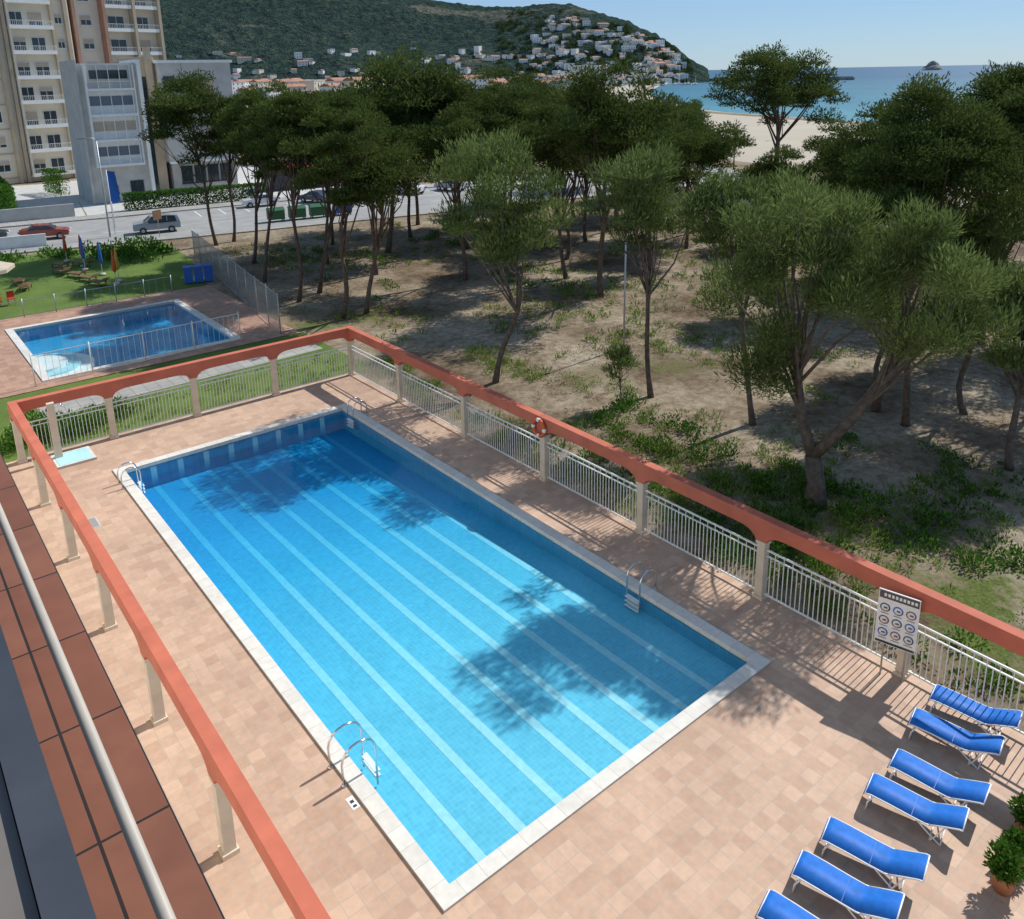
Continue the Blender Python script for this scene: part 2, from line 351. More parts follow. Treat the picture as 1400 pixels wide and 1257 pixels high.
def big_tam():
    rs=random.Random(5); mb=MB()
    B=Vector((17.9,3.6,-.15)); K=Vector((18.0,3.9,1.7))
    mb.tube([B,B.lerp(K,.5)+Vector((.06,-.05,0)),K],[.42,.3,.27],'barkg',9)
    cen=[];rl=[]
    for (c,R,k) in (((17.4,4.5,7.6),(3.2,3.2,3.9),38),((19.0,1.4,7.7),(2.6,2.6,2.9),26)):
        c=Vector(c)
        f=Vector((c.x,c.y,c.z-R[2]*.55)); mid=K.lerp(f,.5)+Vector((rs.uniform(-.2,.2),rs.uniform(-.2,.2),-.4))
        mb.tube([K,K.lerp(mid,.5)+Vector((0,0,-.05)),mid,mid.lerp(f,.5)+Vector((.15,.1,0)),f],[.22,.19,.17,.14,.11],'barkg',8)
        for i in range(k):
            d=Vector((rs.gauss(0,1),rs.gauss(0,1),rs.gauss(.15,1))).normalized(); u=rs.uniform(.3,.88)
            e=(c.x+d.x*R[0]*u,c.y+d.y*R[1]*u,c.z+d.z*R[2]*u); cen.append(e); rl.append(rs.uniform(.5,.95))
            if i%2==0:
                ev=Vector(e); m2=f.lerp(ev,.5)+Vector((rs.uniform(-.2,.2),rs.uniform(-.2,.2),-.3))
                mb.tube([mid.lerp(f,rs.random()),m2,ev],[.07,.045,.015],'barkg',5,cap=False)
    P,d,idx=lobes_fill(cen,rl,1.0,50000,.8)
    lf=np.array([rs.random() for _ in cen])[idx]; hz=np.clip((P[:,2]-3.4)/7.4,0,1)  # leaf tint rises with height, painting the sunlit top of the crown
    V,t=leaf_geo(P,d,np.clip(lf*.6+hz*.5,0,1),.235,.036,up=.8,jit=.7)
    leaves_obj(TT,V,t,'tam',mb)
big_tam()
tree('sapling_tree',(19.3,14),(19.2,14.2),.9,2.7,1.9,'tam',.035,seed=99)
# ------------------------------------------------------------------ shrubs / undergrowth
def clump_mass(name,spots,mat,L,W,nper,flat=.7,up=.8,jit=.7):
    P=[];D=[];T=[]
    for (x,y,z,r) in spots:
        n=int(nper*r*r)+8
        d=rng.normal(size=(n,3)); d/=np.linalg.norm(d,axis=1)[:,None]; d[:,2]=np.abs(d[:,2])
        rr=rng.random(n)**.5
        p=np.array([x,y,z])+d*(r*rr)[:,None]*np.array([1,1,flat]); P.append(p);D.append(d);T.append(np.full(n,rng.random()))
    P=np.concatenate(P);D=np.concatenate(D);T=np.concatenate(T)
    V,t=leaf_geo(P,D,T,L,W,up,jit); return leaves_obj(name,V,t,mat)
def scat(n,x0,x1,y0,y1,r0,r1,z=-.05,test=None):
    o=[]
    while len(o)<n:
        x=random.uniform(x0,x1);y=random.uniform(y0,y1)
        if test and not test(x,y): continue
        o.append((x,y,z,random.uniform(r0,r1)))
    return o
def patch(sx,th): return lambda x,y: mn.noise(Vector((x*sx,y*sx,3.3)))>th
clump_mass('undergrowth_weeds',scat(420,12.8,20,0,27,.15,.5,test=lambda x,y: mn.noise(Vector((x*.25,y*.25,3.3)))+ (17-x)*.06>-.12)+scat(300,18,34,8,34,.12,.4,test=patch(.2,.05))+scat(260,12.8,24,-14,8,.12,.35,test=patch(.35,-.05)),'grassb',.22,.035,230,flat=.5)
clump_mass('undergrowth_shrubs',scat(130,12.9,20,-4,14,.25,.75,test=patch(.3,-.15))+scat(70,20,40,20,60,.3,.8,test=patch(.15,.1))+scat(260,12.9,26,-16,6,.15,.6,test=patch(.3,-.15)),'hedge',.14,.07,260,flat=.7)
clump_mass('grass_tufts',scat(650,16,60,20,62,.12,.4,test=patch(.09,.0)),'grassb',.3,.06,90,flat=.4)
clump_mass('leaf_litter',scat(900,12.8,45,-12,50,.2,.8,test=patch(.12,-.05)),'dry',.10,.03,60,flat=.06,up=.1,jit=1.5)
# ------------------------------------------------------------------ ground, sea, hill
def coastx(y):
    ys=[-3000,-100,0,60,110,190,300,430,560,700,900,3000]; xs=[150,175,188,200,212,245,340,480,640,830,1000,1300]
    return float(np.interp(y,ys,xs))
mb=MB()
rows=[-3000,-100,0.2,22.3,35.6,46.6,60,110,190,300,430,560,700,900,3000]
for a,b in zip(rows[:-1],rows[1:]):
    cols=[-3000,0.2,9.8]
    for i in range(3):
        x0=cols[i]; xa,xb=(cols[i+1],cols[i+1]) if i<2 else (coastx(a),coastx(b))
        if i==1 and a in (0.2,35.6): continue
        mb.poly([(x0,a,-.05),(xa,a,-.05),(xb,b,-.05),(x0,b,-.05)],'soil')
mb.obj('ground')
mb=MB(); mb.poly([(150,-60000,-.5),(60000,-60000,-.5),(60000,60000,-.5),(150,60000,-.5)],'sea'); mb.obj('sea')
mb=MB()
ys=list(range(-100,700,20))
for a,b in zip(ys[:-1],ys[1:]):
    wa=95 if a<120 else 60; wb=95 if b<120 else 60
    A0=(coastx(a)-wa,a,-.03);A1=(coastx(a)-8,a,-.03);A2=(coastx(a)+8,a,-.55);B0=(coastx(b)-wb,b,-.03);B1=(coastx(b)-8,b,-.03);B2=(coastx(b)+8,b,-.55)
    mb.poly([A0,A1,B1,B0],'sand'); mb.poly([A1,A2,B2,B1],'sand')
mb.obj('sandy_beach')
AZ=[36,38.0,38.4,39.6,41.3,43.2,47.0,50.9,54.7,62.5,71.6,80,95]; EL=[0,0,.25,1.0,2.2,3.15,4.05,4.0,4.4,5.45,4.8,4.2,3.5]
def hillh(az,r):
    e=np.interp(az,AZ,EL); R0=np.interp(az,[38,42,48,60,90],[1180,1350,1700,2000,2200]); r0=np.interp(az,[38,45,60,90],[1080,980,1050,1150])
    H=math.tan(math.radians(e))*R0+(14.4 if e>0 else 0)
    q=(r-r0)/(R0-r0)
    if q<0: return -3
    if q<=1: h=H*(math.sin(q*math.pi/2)**1.15)
    else: h=H*max(0,1-(q-1)*.5)
    x=r*math.cos(math.radians(az));y=r*math.sin(math.radians(az))
    amp=min(1,h/40)
    h+=amp*(mn.noise(Vector((x*.004,y*.004,0)))*22*min(1,abs(1-q)*2+.1) + mn.noise(Vector((x*.03,y*.03,5)))*4.0+mn.noise(Vector((x*.09,y*.09,9)))*3.5)
    return h
def grid(name,azs,rs,mat):
    vs=[];fs=[]
    for a in azs:
        for r in rs: vs.append((CAM[0]+r*math.cos(math.radians(a)),CAM[1]+r*math.sin(math.radians(a)),hillh(a,r)))
    n=len(rs)
    for i in range(len(azs)-1):
        for j in range(n-1): fs.append((i*n+j,i*n+j+1,(i+1)*n+j+1,(i+1)*n+j))
    m=MB(); m.add(vs,fs,mat,True); return m.obj(name)
grid('forested_hill',np.linspace(37.9,92,520),np.concatenate([np.linspace(960,2250,120),[2500,3000]]),'hill')
mb=MB(); rs=random.Random(3)
for i in range(260):
    a=math.radians(rs.uniform(29.2,38.6)); r=1180+rs.uniform(-6,6)-(38.6-math.degrees(a))*8
    s=rs.uniform(2.5,5.5); mb.box((CAM[0]+r*math.cos(a),CAM[1]+r*math.sin(a),rs.uniform(-.5,1.6)),(s*1.5,s,s*.9),'rock',rs.uniform(0,3))
mb.obj('breakwater')
mb=MB(); cx,cy=3200*math.cos(math.radians(24.6)),3200*math.sin(math.radians(24.6))
ring=[]
for (z,r) in ((-2,34),(6,29),(11,22),(16,17),(23,13),(29,5)):
    ring.append([(cx+r*math.cos(t)*(1+.3*rs.random()),cy+r*math.sin(t)*(1+.3*rs.random()),z+rs.uniform(-2,2)) for t in np.linspace(0,2*math.pi,13)[:-1]])
vs=[p for r in ring for p in r]; fs=[(i*12+j,i*12+(j+1)%12,(i+1)*12+(j+1)%12,(i+1)*12+j) for i in range(5) for j in range(12)]+[tuple(60+j for j in range(12))]
mb.add(vs,fs,'rock'); mb.obj('rock_island')
def house(mb,x,y,z,w,d,h,rz,wall,roof):
    T=TF(x,y,rz)
    mb.b2(-w/2,w/2,-d/2,d/2,z-3,z+h,wall,T)
    if roof=='terra':
        vs=[T@Vector(p) for p in ((-w/2-.4,-d/2-.4,z+h+.02),(w/2+.4,-d/2-.4,z+h+.02),(w/2+.4,d/2+.4,z+h+.02),(-w/2-.4,d/2+.4,z+h+.02),(-w/2-.4,0,z+h+d*.2),(w/2+.4,0,z+h+d*.2))]
        mb.add(vs,[(0,1,5,4),(2,3,4,5),(0,4,3),(1,2,5),(3,2,1,0)],'terra')
    else: mb.b2(-w/2-.2,w/2+.2,-d/2-.2,d/2+.2,z+h,z+h+.4,wall,T)
    fl=int(h/3)
    for f in range(fl):
        nwin=max(1,int(w/3.6))
        for k in range(nwin):
            xx=-w/2+(k+.5)*w/nwin
            mb.b2(xx-.55,xx+.55,-d/2-.05,-d/2+.1,z+f*3+.9,z+f*3+2.2,'farglass',T)
mb=MB(); rs=random.Random(21)
walls=['farwall','farwall','farwall','farcream']
for i in range(230):
    az=rs.uniform(45.5,72); r=rs.uniform(520,1000); 
    if az<50: r=rs.uniform(800,1020)
    x=CAM[0]+r*math.cos(math.radians(az)); y=CAM[1]+r*math.sin(math.radians(az))
    if x>coastx(y)-30: continue
    house(mb,x,y,0,rs.uniform(9,22),rs.uniform(8,12),rs.choice([6,6,9,9,12]),math.radians(az-90+rs.uniform(25,60)),rs.choice(walls),rs.choice(['terra','terra','flat']))
mb.obj('distant_town')
mb=MB()
for i in range(310):
    if i<215: az=rs.uniform(39.4,49.5)
    else: az=rs.uniform(47,75)
    r0=np.interp(az,[38,45,60,90],[1080,980,1050,1150]); R0=np.interp(az,[38,42,48,60,90],[1180,1350,1700,2000,2200])
    q=rs.uniform(.0,.6)**1.2 if i<215 else rs.uniform(.0,.22)
    r=r0+(R0-r0)*q
    x=CAM[0]+r*math.cos(math.radians(az)); y=CAM[1]+r*math.sin(math.radians(az))
    house(mb,x,y,hillh(az,r)-1.2,rs.choice([6,7,8,9,11,13,18]),rs.uniform(5,8),rs.choice([3,4,5,6,7]),math.radians(az-90+rs.uniform(5,70)),rs.choice(walls),rs.choice(['terra','flat','flat']))
for az,r,w,h in ((45.8,1010,46,21),(46.8,1000,30,15),(44.6,1020,34,12),(42.6,1040,44,10),(40.6,1080,40,9)):
    x=CAM[0]+r*math.cos(math.radians(az)); y=CAM[1]+r*math.sin(math.radians(az)); house(mb,x,y,1,w,14,h,math.radians(az-90+20),'farwall','flat')
mb.obj('hillside_houses')
mb=MB()
for i in range(26):
    az=rs.uniform(38.6,43.5); r=rs.uniform(880,1000); T=TF(CAM[0]+r*math.cos(math.radians(az)),CAM[1]+r*math.sin(math.radians(az)),rs.uniform(0,3))
    L=rs.uniform(4,8); vs=[T@Vector(p) for p in ((-L/2,-1,-.6),(L/2-1,-1.2,-.6),(L/2+1,0,-.6),(L/2-1,1.2,-.6),(-L/2,1,-.6),(-L/2,-1.3,.8),(L/2-.6,-1.5,.9),(L/2+1.6,0,1.2),(L/2-.6,1.5,.9),(-L/2,1.3,.8))]
    mb.add(vs,[(0,1,6,5),(1,2,7,6),(2,3,8,7),(3,4,9,8),(4,0,5,9),(5,6,7,8,9)],'farwall'); mb.b2(-1,1.2,-.7,.7,.9,1.8,'farwall',T); mb.tube([(0,0,1),(0,0,rs.uniform(6,11))],.12,'farwall',5,T)
mb.obj('moored_boats')
sp=[]
for i in range(300):
    az=rs.uniform(42,74); r=rs.uniform(150,430) if az<62 else rs.uniform(150,480)
    x=CAM[0]+r*math.cos(math.radians(az)); y=CAM[1]+r*math.sin(math.radians(az))
    if x>coastx(y)-70: continue
    sp.append((x,y,rs.uniform(1.5,4.5),rs.uniform(3,5.5)))
clump_mass('distant_trees',sp,'fart',1.0,.5,24,flat=.9,up=.4)
# trees dotted between the hillside houses
sp=[]
for i in range(330):
    az=rs.uniform(39.2,52); r0=np.interp(az,[38,45,60,90],[1080,980,1050,1150]); R0=np.interp(az,[38,42,48,60,90],[1180,1350,1700,2000,2200])
    r=r0+(R0-r0)*rs.uniform(0,.6); sp.append((CAM[0]+r*math.cos(math.radians(az)),CAM[1]+r*math.sin(math.radians(az)),hillh(az,r)-.5,rs.uniform(3,6)))
clump_mass('hillside_trees',sp,'fart',2.2,1.2,4,flat=1.0,up=.4)
# ------------------------------------------------------------------ main pool + deck
mb=MB()
X0,X1,Y0,Y1=-3.15,12.35,-18,26.05
for (a,b,c,d) in ((X0,X1,Y0,0),(X0,X1,22.5,Y1),(X0,0,0,22.5),(10,X1,0,22.5)):
    mb.poly([(a,c,0),(b,c,0),(b,d,0),(a,d,0)],'deck')
mb.poly([(X1,Y0,0),(X1,Y1,0),(X1,Y1,-.3),(X1,Y0,-.3)][::-1],'conc')
mb.poly([(X0,Y1,0),(X1,Y1,0),(X1,Y1,-.3),(X0,Y1,-.3)],'conc')
mb.obj('pool_deck')
def pool(name,x0,x1,y0,y1,cw,lines,st):
    mb=MB(); ix0,ix1,iy0,iy1=x0+cw,x1-cw,y0+cw,y1-cw; zc=.05
    for (a,b,c,d) in ((x0,x1,y0,iy0),(x0,x1,iy1,y1),(x0,ix0,iy0,iy1),(ix1,x1,iy0,iy1)): mb.b2(a,b,c,d,-.12,zc,'coping')
    prof=[(y,-d) for y,d in st]
    for (ya,za),(yb,zb) in zip(prof[:-1],prof[1:]):
        mb.poly([(ix0,ya,za),(ix1,ya,za),(ix1,yb,zb),(ix0,yb,zb)],'pooltile')
        mb.poly([(ix0,ya,-.1),(ix0,ya,za),(ix0,yb,zb),(ix0,yb,-.1)],'pooltile')
        mb.poly([(ix1,ya,-.1),(ix1,yb,-.1),(ix1,yb,zb),(ix1,ya,za)],'poolwall_shade')
        for xc in lines: mb.poly([(xc-.11,ya,za+.004),(xc+.11,ya,za+.004),(xc+.11,yb,zb+.004),(xc-.11,yb,zb+.004)],'poolline')
    mb.poly([(ix0,iy0,-.1),(ix1,iy0,-.1),(ix1,iy0,prof[0][1]),(ix0,iy0,prof[0][1])],'pooltile')
    mb.poly([(ix1,iy1,-.1),(ix0,iy1,-.1),(ix0,iy1,prof[-1][1]),(ix1,iy1,prof[-1][1])],'poolwall_shade')
    for xc in lines: mb.poly([(xc-.11,iy1-.004,prof[-1][1]),(xc+.11,iy1-.004,prof[-1][1]),(xc+.11,iy1-.004,-.14),(xc-.11,iy1-.004,-.14)],'poolline')
    mb.obj(name)
    w=MB(); w.poly([(ix0-.02,iy0-.02,-.085),(ix1+.02,iy0-.02,-.085),(ix1+.02,iy1+.02,-.085),(ix0-.02,iy1+.02,-.085)],'water'); w.obj(name+'_water')
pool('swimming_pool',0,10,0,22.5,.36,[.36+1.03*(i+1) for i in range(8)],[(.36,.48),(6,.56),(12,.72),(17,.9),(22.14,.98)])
pool('small_pool',-.1,10.2,35.3,46.9,.4,[],[(35.7,.7),(46.5,.85)])
mb=MB()
for i in range(3):
    r_=2.7-.65*i; mb.prism([(.305,38.9-r_)]+[(.31+r_*math.cos(a),38.9+r_*math.sin(a)) for a in np.linspace(-1.5,1.5,15)]+[(.305,38.9+r_)],-.8,-.40+.14*i,'white' if i!=1 else 'poolline')
mb.obj('pool_steps')
def ladder(loc,rz,h=.8,gap=.5,reach=.42,steps=3):
    m=MB()
    for sy in (-gap/2,gap/2):
        pts=[(-.32,sy,0),(-.34,sy,h*.45)]
        for a in np.linspace(180,0,9): pts.append((-.34+reach/2*1.6+reach/2*1.6*math.cos(math.radians(a)),sy,h*.55+h*.38*math.sin(math.radians(a))))
        x=pts[-1][0]; pts+= [(x,sy,.1),(x,sy,-.46)]
        m.tube(pts,.026,'steel',8); m.tube([(-.32,sy,.0),(-.32,sy,.03)],.06,'steel',10)
    for k in range(steps): m.b2(x-.05,x+.09,-gap/2,gap/2,-.16-.14*k,-.13-.14*k,'plastic_w')
    return m.obj('pool_ladder',loc,rz)
ladder((.25,3.93,0),0,.95,.62,.5,2)
ladder((.25,20.95,0),0); ladder((9.78,21.0,0),math.pi); ladder((9.78,4.2,0),math.pi)
mb=MB(); mb.b2(-.22,-.06,2.95,3.3,.002,.006,'paint'); 
mb.b2(-.18,-.10,3.0,3.06,.008,.009,'dark');mb.b2(-.18,-.10,3.12,3.2,.008,.009,'dark');mb.obj('depth_marking')
mb=MB(); mb.b2(-1.95,-1.35,18.4,19.2,.001,.012,'conc'); mb.b2(-1.9,-1.4,18.45,19.15,.012,.018,'concd'); mb.obj('drain_cover')
# ------------------------------------------------------------------ beams / posts / railings
def beam(name,p0,p1,posts,zt=2.52,zb=2.10,w=.30,drop=.28,run=.75):
    p0=Vector((*p0,0));p1=Vector((*p1,0));L=(p1-p0).length;d=(p1-p0)/L;nrm=Vector((-d.y,d.x,0))*w/2
    S=sorted(set([0,L]+[max(0,min(L,q+o)) for q in posts for o in (-run,-run*.8,-run*.6,-run*.4,-run*.25,-.17,0,.17,run*.25,run*.4,run*.6,run*.8,run)]))
    def low(s):
        m=min(abs(s-q) for q in posts)
        if m>=run: return zb
        if m<=.17: return zb-drop
        t=(m-.17)/(run-.17); return zb-drop*(1-math.sqrt(max(0,1-(1-t)**2)))
    vs=[]
    for s in S:
        c=p0+d*s
        for q,zz in ((nrm,low(s)),(-nrm,low(s)),(-nrm,zt),(nrm,zt)): vs.append((c.x+q.x,c.y+q.y,zz))
    fs=[(0,1,2,3),tuple(4*(len(S)-1)+k for k in (3,2,1,0))]
    for i in range(len(S)-1):
        for k in range(4): fs.append((4*i+k,4*(i+1)+k,4*(i+1)+(k+1)%4,4*i+(k+1)%4))
    m=MB(); m.add(vs,fs,'beam'); o=m.obj(name)
    bv=o.modifiers.new('b','BEVEL'); bv.width=.012; bv.segments=2; bv.limit_method='ANGLE'
    return zb-drop
XF=12.1; YF=25.75; XL=-2.52
py=[25.75,21.1,16.05,11.05,6.3,1.8,-2.3,-6.6,-10.6]
px=[8.05,4.35,.87,-2.52]
zb=beam('pergola_beam',(XF,YF+.15),(XF,-12),[.15]+[YF+.15-y for y in py[1:]])
beam('pergola_beam',(XF-.152,YF),(XL+.152,YF),[XF-.152-x for x in [XF]+px])
ly=[25.75,21.3,16.9,12.5,8.1,3.7,-.7,-5.1,-9.5]
beam('pergola_beam',(XL,YF+.15),(XL,-12),[YF+.15-y for y in ly])
for (x,y) in [(XF,y) for y in py]+[(x,YF) for x in px]+[(XL,y) for y in ly[1:]]:
    m=MB(); m.b2(-.12,.12,-.12,.12,0,zb+.01,'post'); m.b2(-.16,.16,-.16,.16,0,.1,'post'); m.b2(-.15,.15,-.15,.15,zb-.1,zb-.002,'post'); m.obj('fence_post',(x,y,0))
def railing(a,b):
    a=Vector((*a,0));b=Vector((*b,0));L=(b-a).length;m=MB()
    for zz,hh in ((1.55,.05),(1.37,.03),(.16,.04)): m.box((L/2,0,zz),(L,.045,hh),'rail')
    n=int(L/.135)
    for i in range(1,n):
        x=i*L/n; m.box((x,0,.77),(.022,.022,1.20),'rail')
        if i%2==0: m.box((x,0,1.455),(.018,.018,.17),'rail')
    return m.obj('metal_railing',a,math.atan2(b.y-a.y,b.x-a.x))
for a,b in zip(py[:-1],py[1:]): railing((XF,a-.13),(XF,b+.13))
xs_=[XF]+px
for a,b in zip(xs_[:-1],xs_[1:]): railing((a-.13,YF),(b+.13,YF))
bpy.ops.mesh.primitive_torus_add(major_radius=.30,minor_radius=.075,major_segments=32,minor_segments=12,location=(XF-.24,11.1,2.12),rotation=(0,math.pi/2,0))
o=bpy.context.object; o.name='life_buoy'; o.data.materials.append(M['orange']); o.data.materials.append(M['white'])
for p in o.data.polygons:
    a=math.degrees(math.atan2(p.center.y,p.center.x))%90; p.use_smooth=True
    if a<9 or a>81: p.material_index=1
m=MB()
m.b2(-.03,.0,-.46,.46,.92,2.38,'white'); m.b2(-.036,-.03,-.44,.44,2.16,2.36,'c_dark'); m.b2(-.036,-.03,-.44,.44,.94,1.0,'c_dark')
for r in range(3):
    for c in range(3):
        y=-.29+c*.29; z=1.24+r*.34
        m.tube([(-.031,y,z),(-.038,y,z)],.115,['c_dark','c_red','bluep'][(r*2+c)%3],16); m.tube([(-.039,y,z),(-.042,y,z)],.088,'white',16)
        m.b2(-.046,-.042,y-.05,y+.03,z-.02,z+.02,'dark')
        m.b2(-.036,-.031,y-.09,y+.09,z-.165,z-.15,'dark')
for i in range(9): m.b2(-.039,-.036,-.4+i*.085,-.4+i*.085+.055,2.22,2.30,'white')
for y in (-.25,.25): m.tube([(.03,y,0),(.03,y,2.3)],.022,'galv',8)
m.obj('pool_rules_sign',(11.72,-2.2,0),math.radians(14))
m=MB(); m.box((0,0,1.2),(.26,.2,2.4),'post'); m.tube([(.1,0,2.2),(.35,0,2.28),(.4,0,2.2)],.02,'steel',8); m.tube([(.4,0,2.22),(.4,0,2.17)],[.03,.08],'steel',12)
m.b2(-.25,1.15,-1.0,.35,.0,.10,'coping'); m.b2(-.15,1.05,-.9,.25,.1,.11,'poolline'); m.box((.0,0,.9),(.3,.06,.12),'steel'); m.obj('outdoor_shower',(-1.35,25.0,0))
def lounger_mesh():
    m=MB(); w=.29
    prof=[(0,.30),(.04,.36),(.14,.385),(.5,.37),(.9,.34),(1.16,.33),(1.22,.345),(1.45,.45),(1.72,.565),(1.78,.57)]
    vs=[];n=len(prof)
    for s,z in prof:
        for x in (-w,w): vs+= [(x,-s,z+.012),(x,-s,z-.012)]
    fs=[]
    for i in range(n-1):
        a=4*i;b=a+4; fs+=[(a,a+2,b+2,b),(a+1,b+1,b+3,a+3),(a,b,b+1,a+1),(a+2,a+3,b+3,b+2)]
    m.add(vs,fs,'blue',True)
    for x in (-w-.015,w+.015):
        m.tube([(x,-s,z) for s,z in prof[1:7]],.016,'plastic_w',7); m.tube([(x,-s,z) for s,z in prof[6:]],.016,'plastic_w',7)
        m.tube([(x,-.2,.37),(x,-.10,.18),(x,-.08,.0)],.016,'plastic_w',7)
        m.tube([(x,-1.0,.33),(x,-1.2,.17),(x,-1.45,.0)],.016,'plastic_w',7)
        m.tube([(x,-1.5,.46),(x,-1.32,.1),(x,-1.26,.0)],.014,'plastic_w',7)
    for s,z in ((.08,.015),(1.45,.015),(1.26,.015)): m.tube([(-w-.015,-s,z),(w+.015,-s,z)],.015,'plastic_w',7)
    for s,z in ((.04,.36),(1.78,.57)): m.tube([(-w-.015,-s,z),(w+.015,-s,z)],.016,'plastic_w',7)
    for s in (.35,.62,.9): m.b2(-w+.01,w-.01,-s-.006,-s+.006,.372-s*.035,.388-s*.035,'bluep')
    return m
lm=lounger_mesh(); first=None
for (x,y,a) in ((11.6,-3.2,11),(10.5,-3.25,12),(9.05,-3.55,10),(8.05,-3.55,13),(6.42,-3.55,15),(5.38,-3.6,14),(4.25,-3.65,13),(3.2,-3.62,15)):
    if first is None: first=lm.obj('sun_lounger',(x,y,0),math.radians(a))
    else: inst(first,'sun_lounger',(x,y,0),math.radians(a))
def pot(x,y,s=1):
    m=MB(); m.tube([(0,0,0),(0,0,.28),(0,0,.34),(0,0,.34),(0,0,.3)],[.13,.19,.2,.17,.16],'potm',14)
    n=700; d=rng.normal(size=(n,3)); d/=np.linalg.norm(d,axis=1)[:,None]; P=np.array([0,0,.52])+d*(.27*rng.random(n)**.5)[:,None]
    V,t=leaf_geo(P,d,rng.random(n),.10,.05,.5,.6); o=leaves_obj('potted_plant',V,t,'hedge',m); o.location=(x,y,0); o.scale=(s,)*3
for p in ((8.05,-6.15,1.15),(9.6,-5.95,1.0),(8.75,-6.1,.9),(9.25,-6.3,.8)): pot(*p)
m=MB(); m.tube([(0,0,-.1),(0,0,6)],[.06,.04],'galv',8); m.tube([(0,0,5.95),(.25,0,6.15),(.5,0,6.15)],.03,'galv',6); m.b2(.35,.8,-.1,.1,6.1,6.2,'galv'); m.obj('street_lamp',(25.3,19.6,0))
# ------------------------------------------------------------------ second pool area
m=MB()
DX0,DX1,DY0,DY1=-8,13.2,34.2,49.6; a0,a1,b0,b1=-.1,10.2,35.3,46.9
for (a,b,c,d) in ((DX0,DX1,DY0,b0),(DX0,DX1,b1,DY1),(DX0,a0,b0,b1),(a1,DX1,b0,b1)): m.poly([(a,c,0),(b,c,0),(b,d,0),(a,d,0)],'deck2')
m.obj('small_pool_deck')
m=MB(); m.poly([(-8,26.06,-.03),(13.4,26.06,-.03),(13.4,34.2,-.03),(-8,34.2,-.03)],'lawn'); m.obj('garden_lawn')
m=MB(); m.poly([(-1,30.1,-.022),(12.9,30.6,-.022),(12.9,32.3,-.022),(-1,31.8,-.022)],'pave'); m.obj('garden_path')
m=MB(); m.poly([(-8,49.6,-.03),(13.2,49.6,-.03),(15.4,60,-.03),(16,69.5,-.03),(8,71.5,-.03),(-8,73,-.03)],'lawn'); m.obj('lawn')
clump_mass('garden_shrub',[(x,y,-.05,r) for x,y,r in ((-.6,27.3,1.0),(.5,27.6,.9),(-1.6,28,1.1),(1.6,28.2,.8),(-2.6,27.4,.9))],'hedge',.14,.07,900,flat=1.1)
clump_mass('grass_edge',scat(160,-2,12.6,26.3,29.8,.08,.22),'grassb',.16,.03,220)
clump_mass('flowering_shrub',scat(26,9,15,61,70,.5,1.1)+scat(12,1.5,8,67.5,71,.5,.9),'hedge',.3,.14,90,flat=1.0)
def mesh_fence(a,b,h,n,name,slat=.12,col='galv'):
    a=Vector((*a,0));b=Vector((*b,0));L=(b-a).length;m=MB()
    for i in range(n+1): m.tube([(i*L/n,0,-.05),(i*L/n,0,h+.12)],.035,col,7)
    for zz in (.1,h): m.box((L/2,0,zz),(L,.03,.035),col)
    k=int(L/slat)
    for i in range(k): m.box((i*L/k,.0,h/2+.05),(.016,.010,h-.1),col)
    m.obj(name,a,math.atan2(b.y-a.y,b.x-a.x))
mesh_fence((-.5,34.8),(10,35.1),1.6,4,'pool_fence',.3,'rail')
mesh_fence((12.2,34.6),(15.6,59.5),2.4,10,'metal_fence',.11)
mesh_fence((-.5,49.3),(10.6,49.4),1.1,6,'low_fence',.5)
def umbrella(x,y,c,h=2.3):
    m=MB(); m.tube([(0,0,0),(0,0,h)],.025,'white',8); m.tube([(0,0,.9),(0,0,1.1),(0,0,1.7),(0,0,h-.05),(0,0,h+.05)],[.06,.16,.12,.05,.01],c,10); m.tube([(0,0,0),(0,0,.12)],.24,'conc',12); m.obj('closed_parasol',(x,y,0))
for u in ((8.2,54.6,'orange'),(8.2,58.6,'bluep'),(7.8,63.0,'red'),(7.2,66.0,'orange'),(7.6,61.5,'bluep'),(8.6,55.4,'yellow')): umbrella(*u,h=2.6)
def wood_lounger(x,y,a):
    m=MB(); 
    for i in range(9): m.b2(-.3,.3,-.15*i-.13,-.15*i,.30,.33,'wood')
    for i in range(4): m.box((0,-1.42-.13*i,.36+.09*i),(.6,.11,.03),'wood')
    for x_ in (-.28,.28):
        m.b2(x_-.025,x_+.025,-1.4,0,.24,.30,'wood')
        for y_ in (-.1,-1.3): m.b2(x_-.03,x_+.03,y_-.03,y_+.03,0,.24,'wood')
    m.obj('wooden_lounger',(x,y,0),a)
for x,y,a in ((6.6,58,.4),(6.2,60,.5),(5.6,62,.3),(6.8,56,.4),(7.4,64,.5),(3.0,60.5,-.3),(3.0,58.3,-.3),(6.0,64.5,.4)): wood_lounger(x,y,a)
m=MB()
for i in range(3):
    m.b2(i*.7,i*.7+.6,-.35,.35,.05,1.15,'bluep'); m.box((i*.7+.3,0,1.2),(.66,.8,.09),'bluep')
m.obj('recycling_bins',(12.1,51.3,0),-.3)
m=MB()
m.tube([(0,0,0),(0,0,2.6)],.05,'white',8)
for i in range(8):
    a,b=i*math.pi/4,(i+1)*math.pi/4
    m.add([(0,0,3.0),(2.6*math.cos(a),2.6*math.sin(a),2.4),(2.6*math.cos(b),2.6*math.sin(b),2.4),(2.6*math.cos(a),2.6*math.sin(a),2.15),(2.6*math.cos(b),2.6*math.sin(b),2.15)],[(0,1,2),(1,3,4,2)],'blind')
m.obj('open_parasol',(-.5,55.5,0))
m=MB()
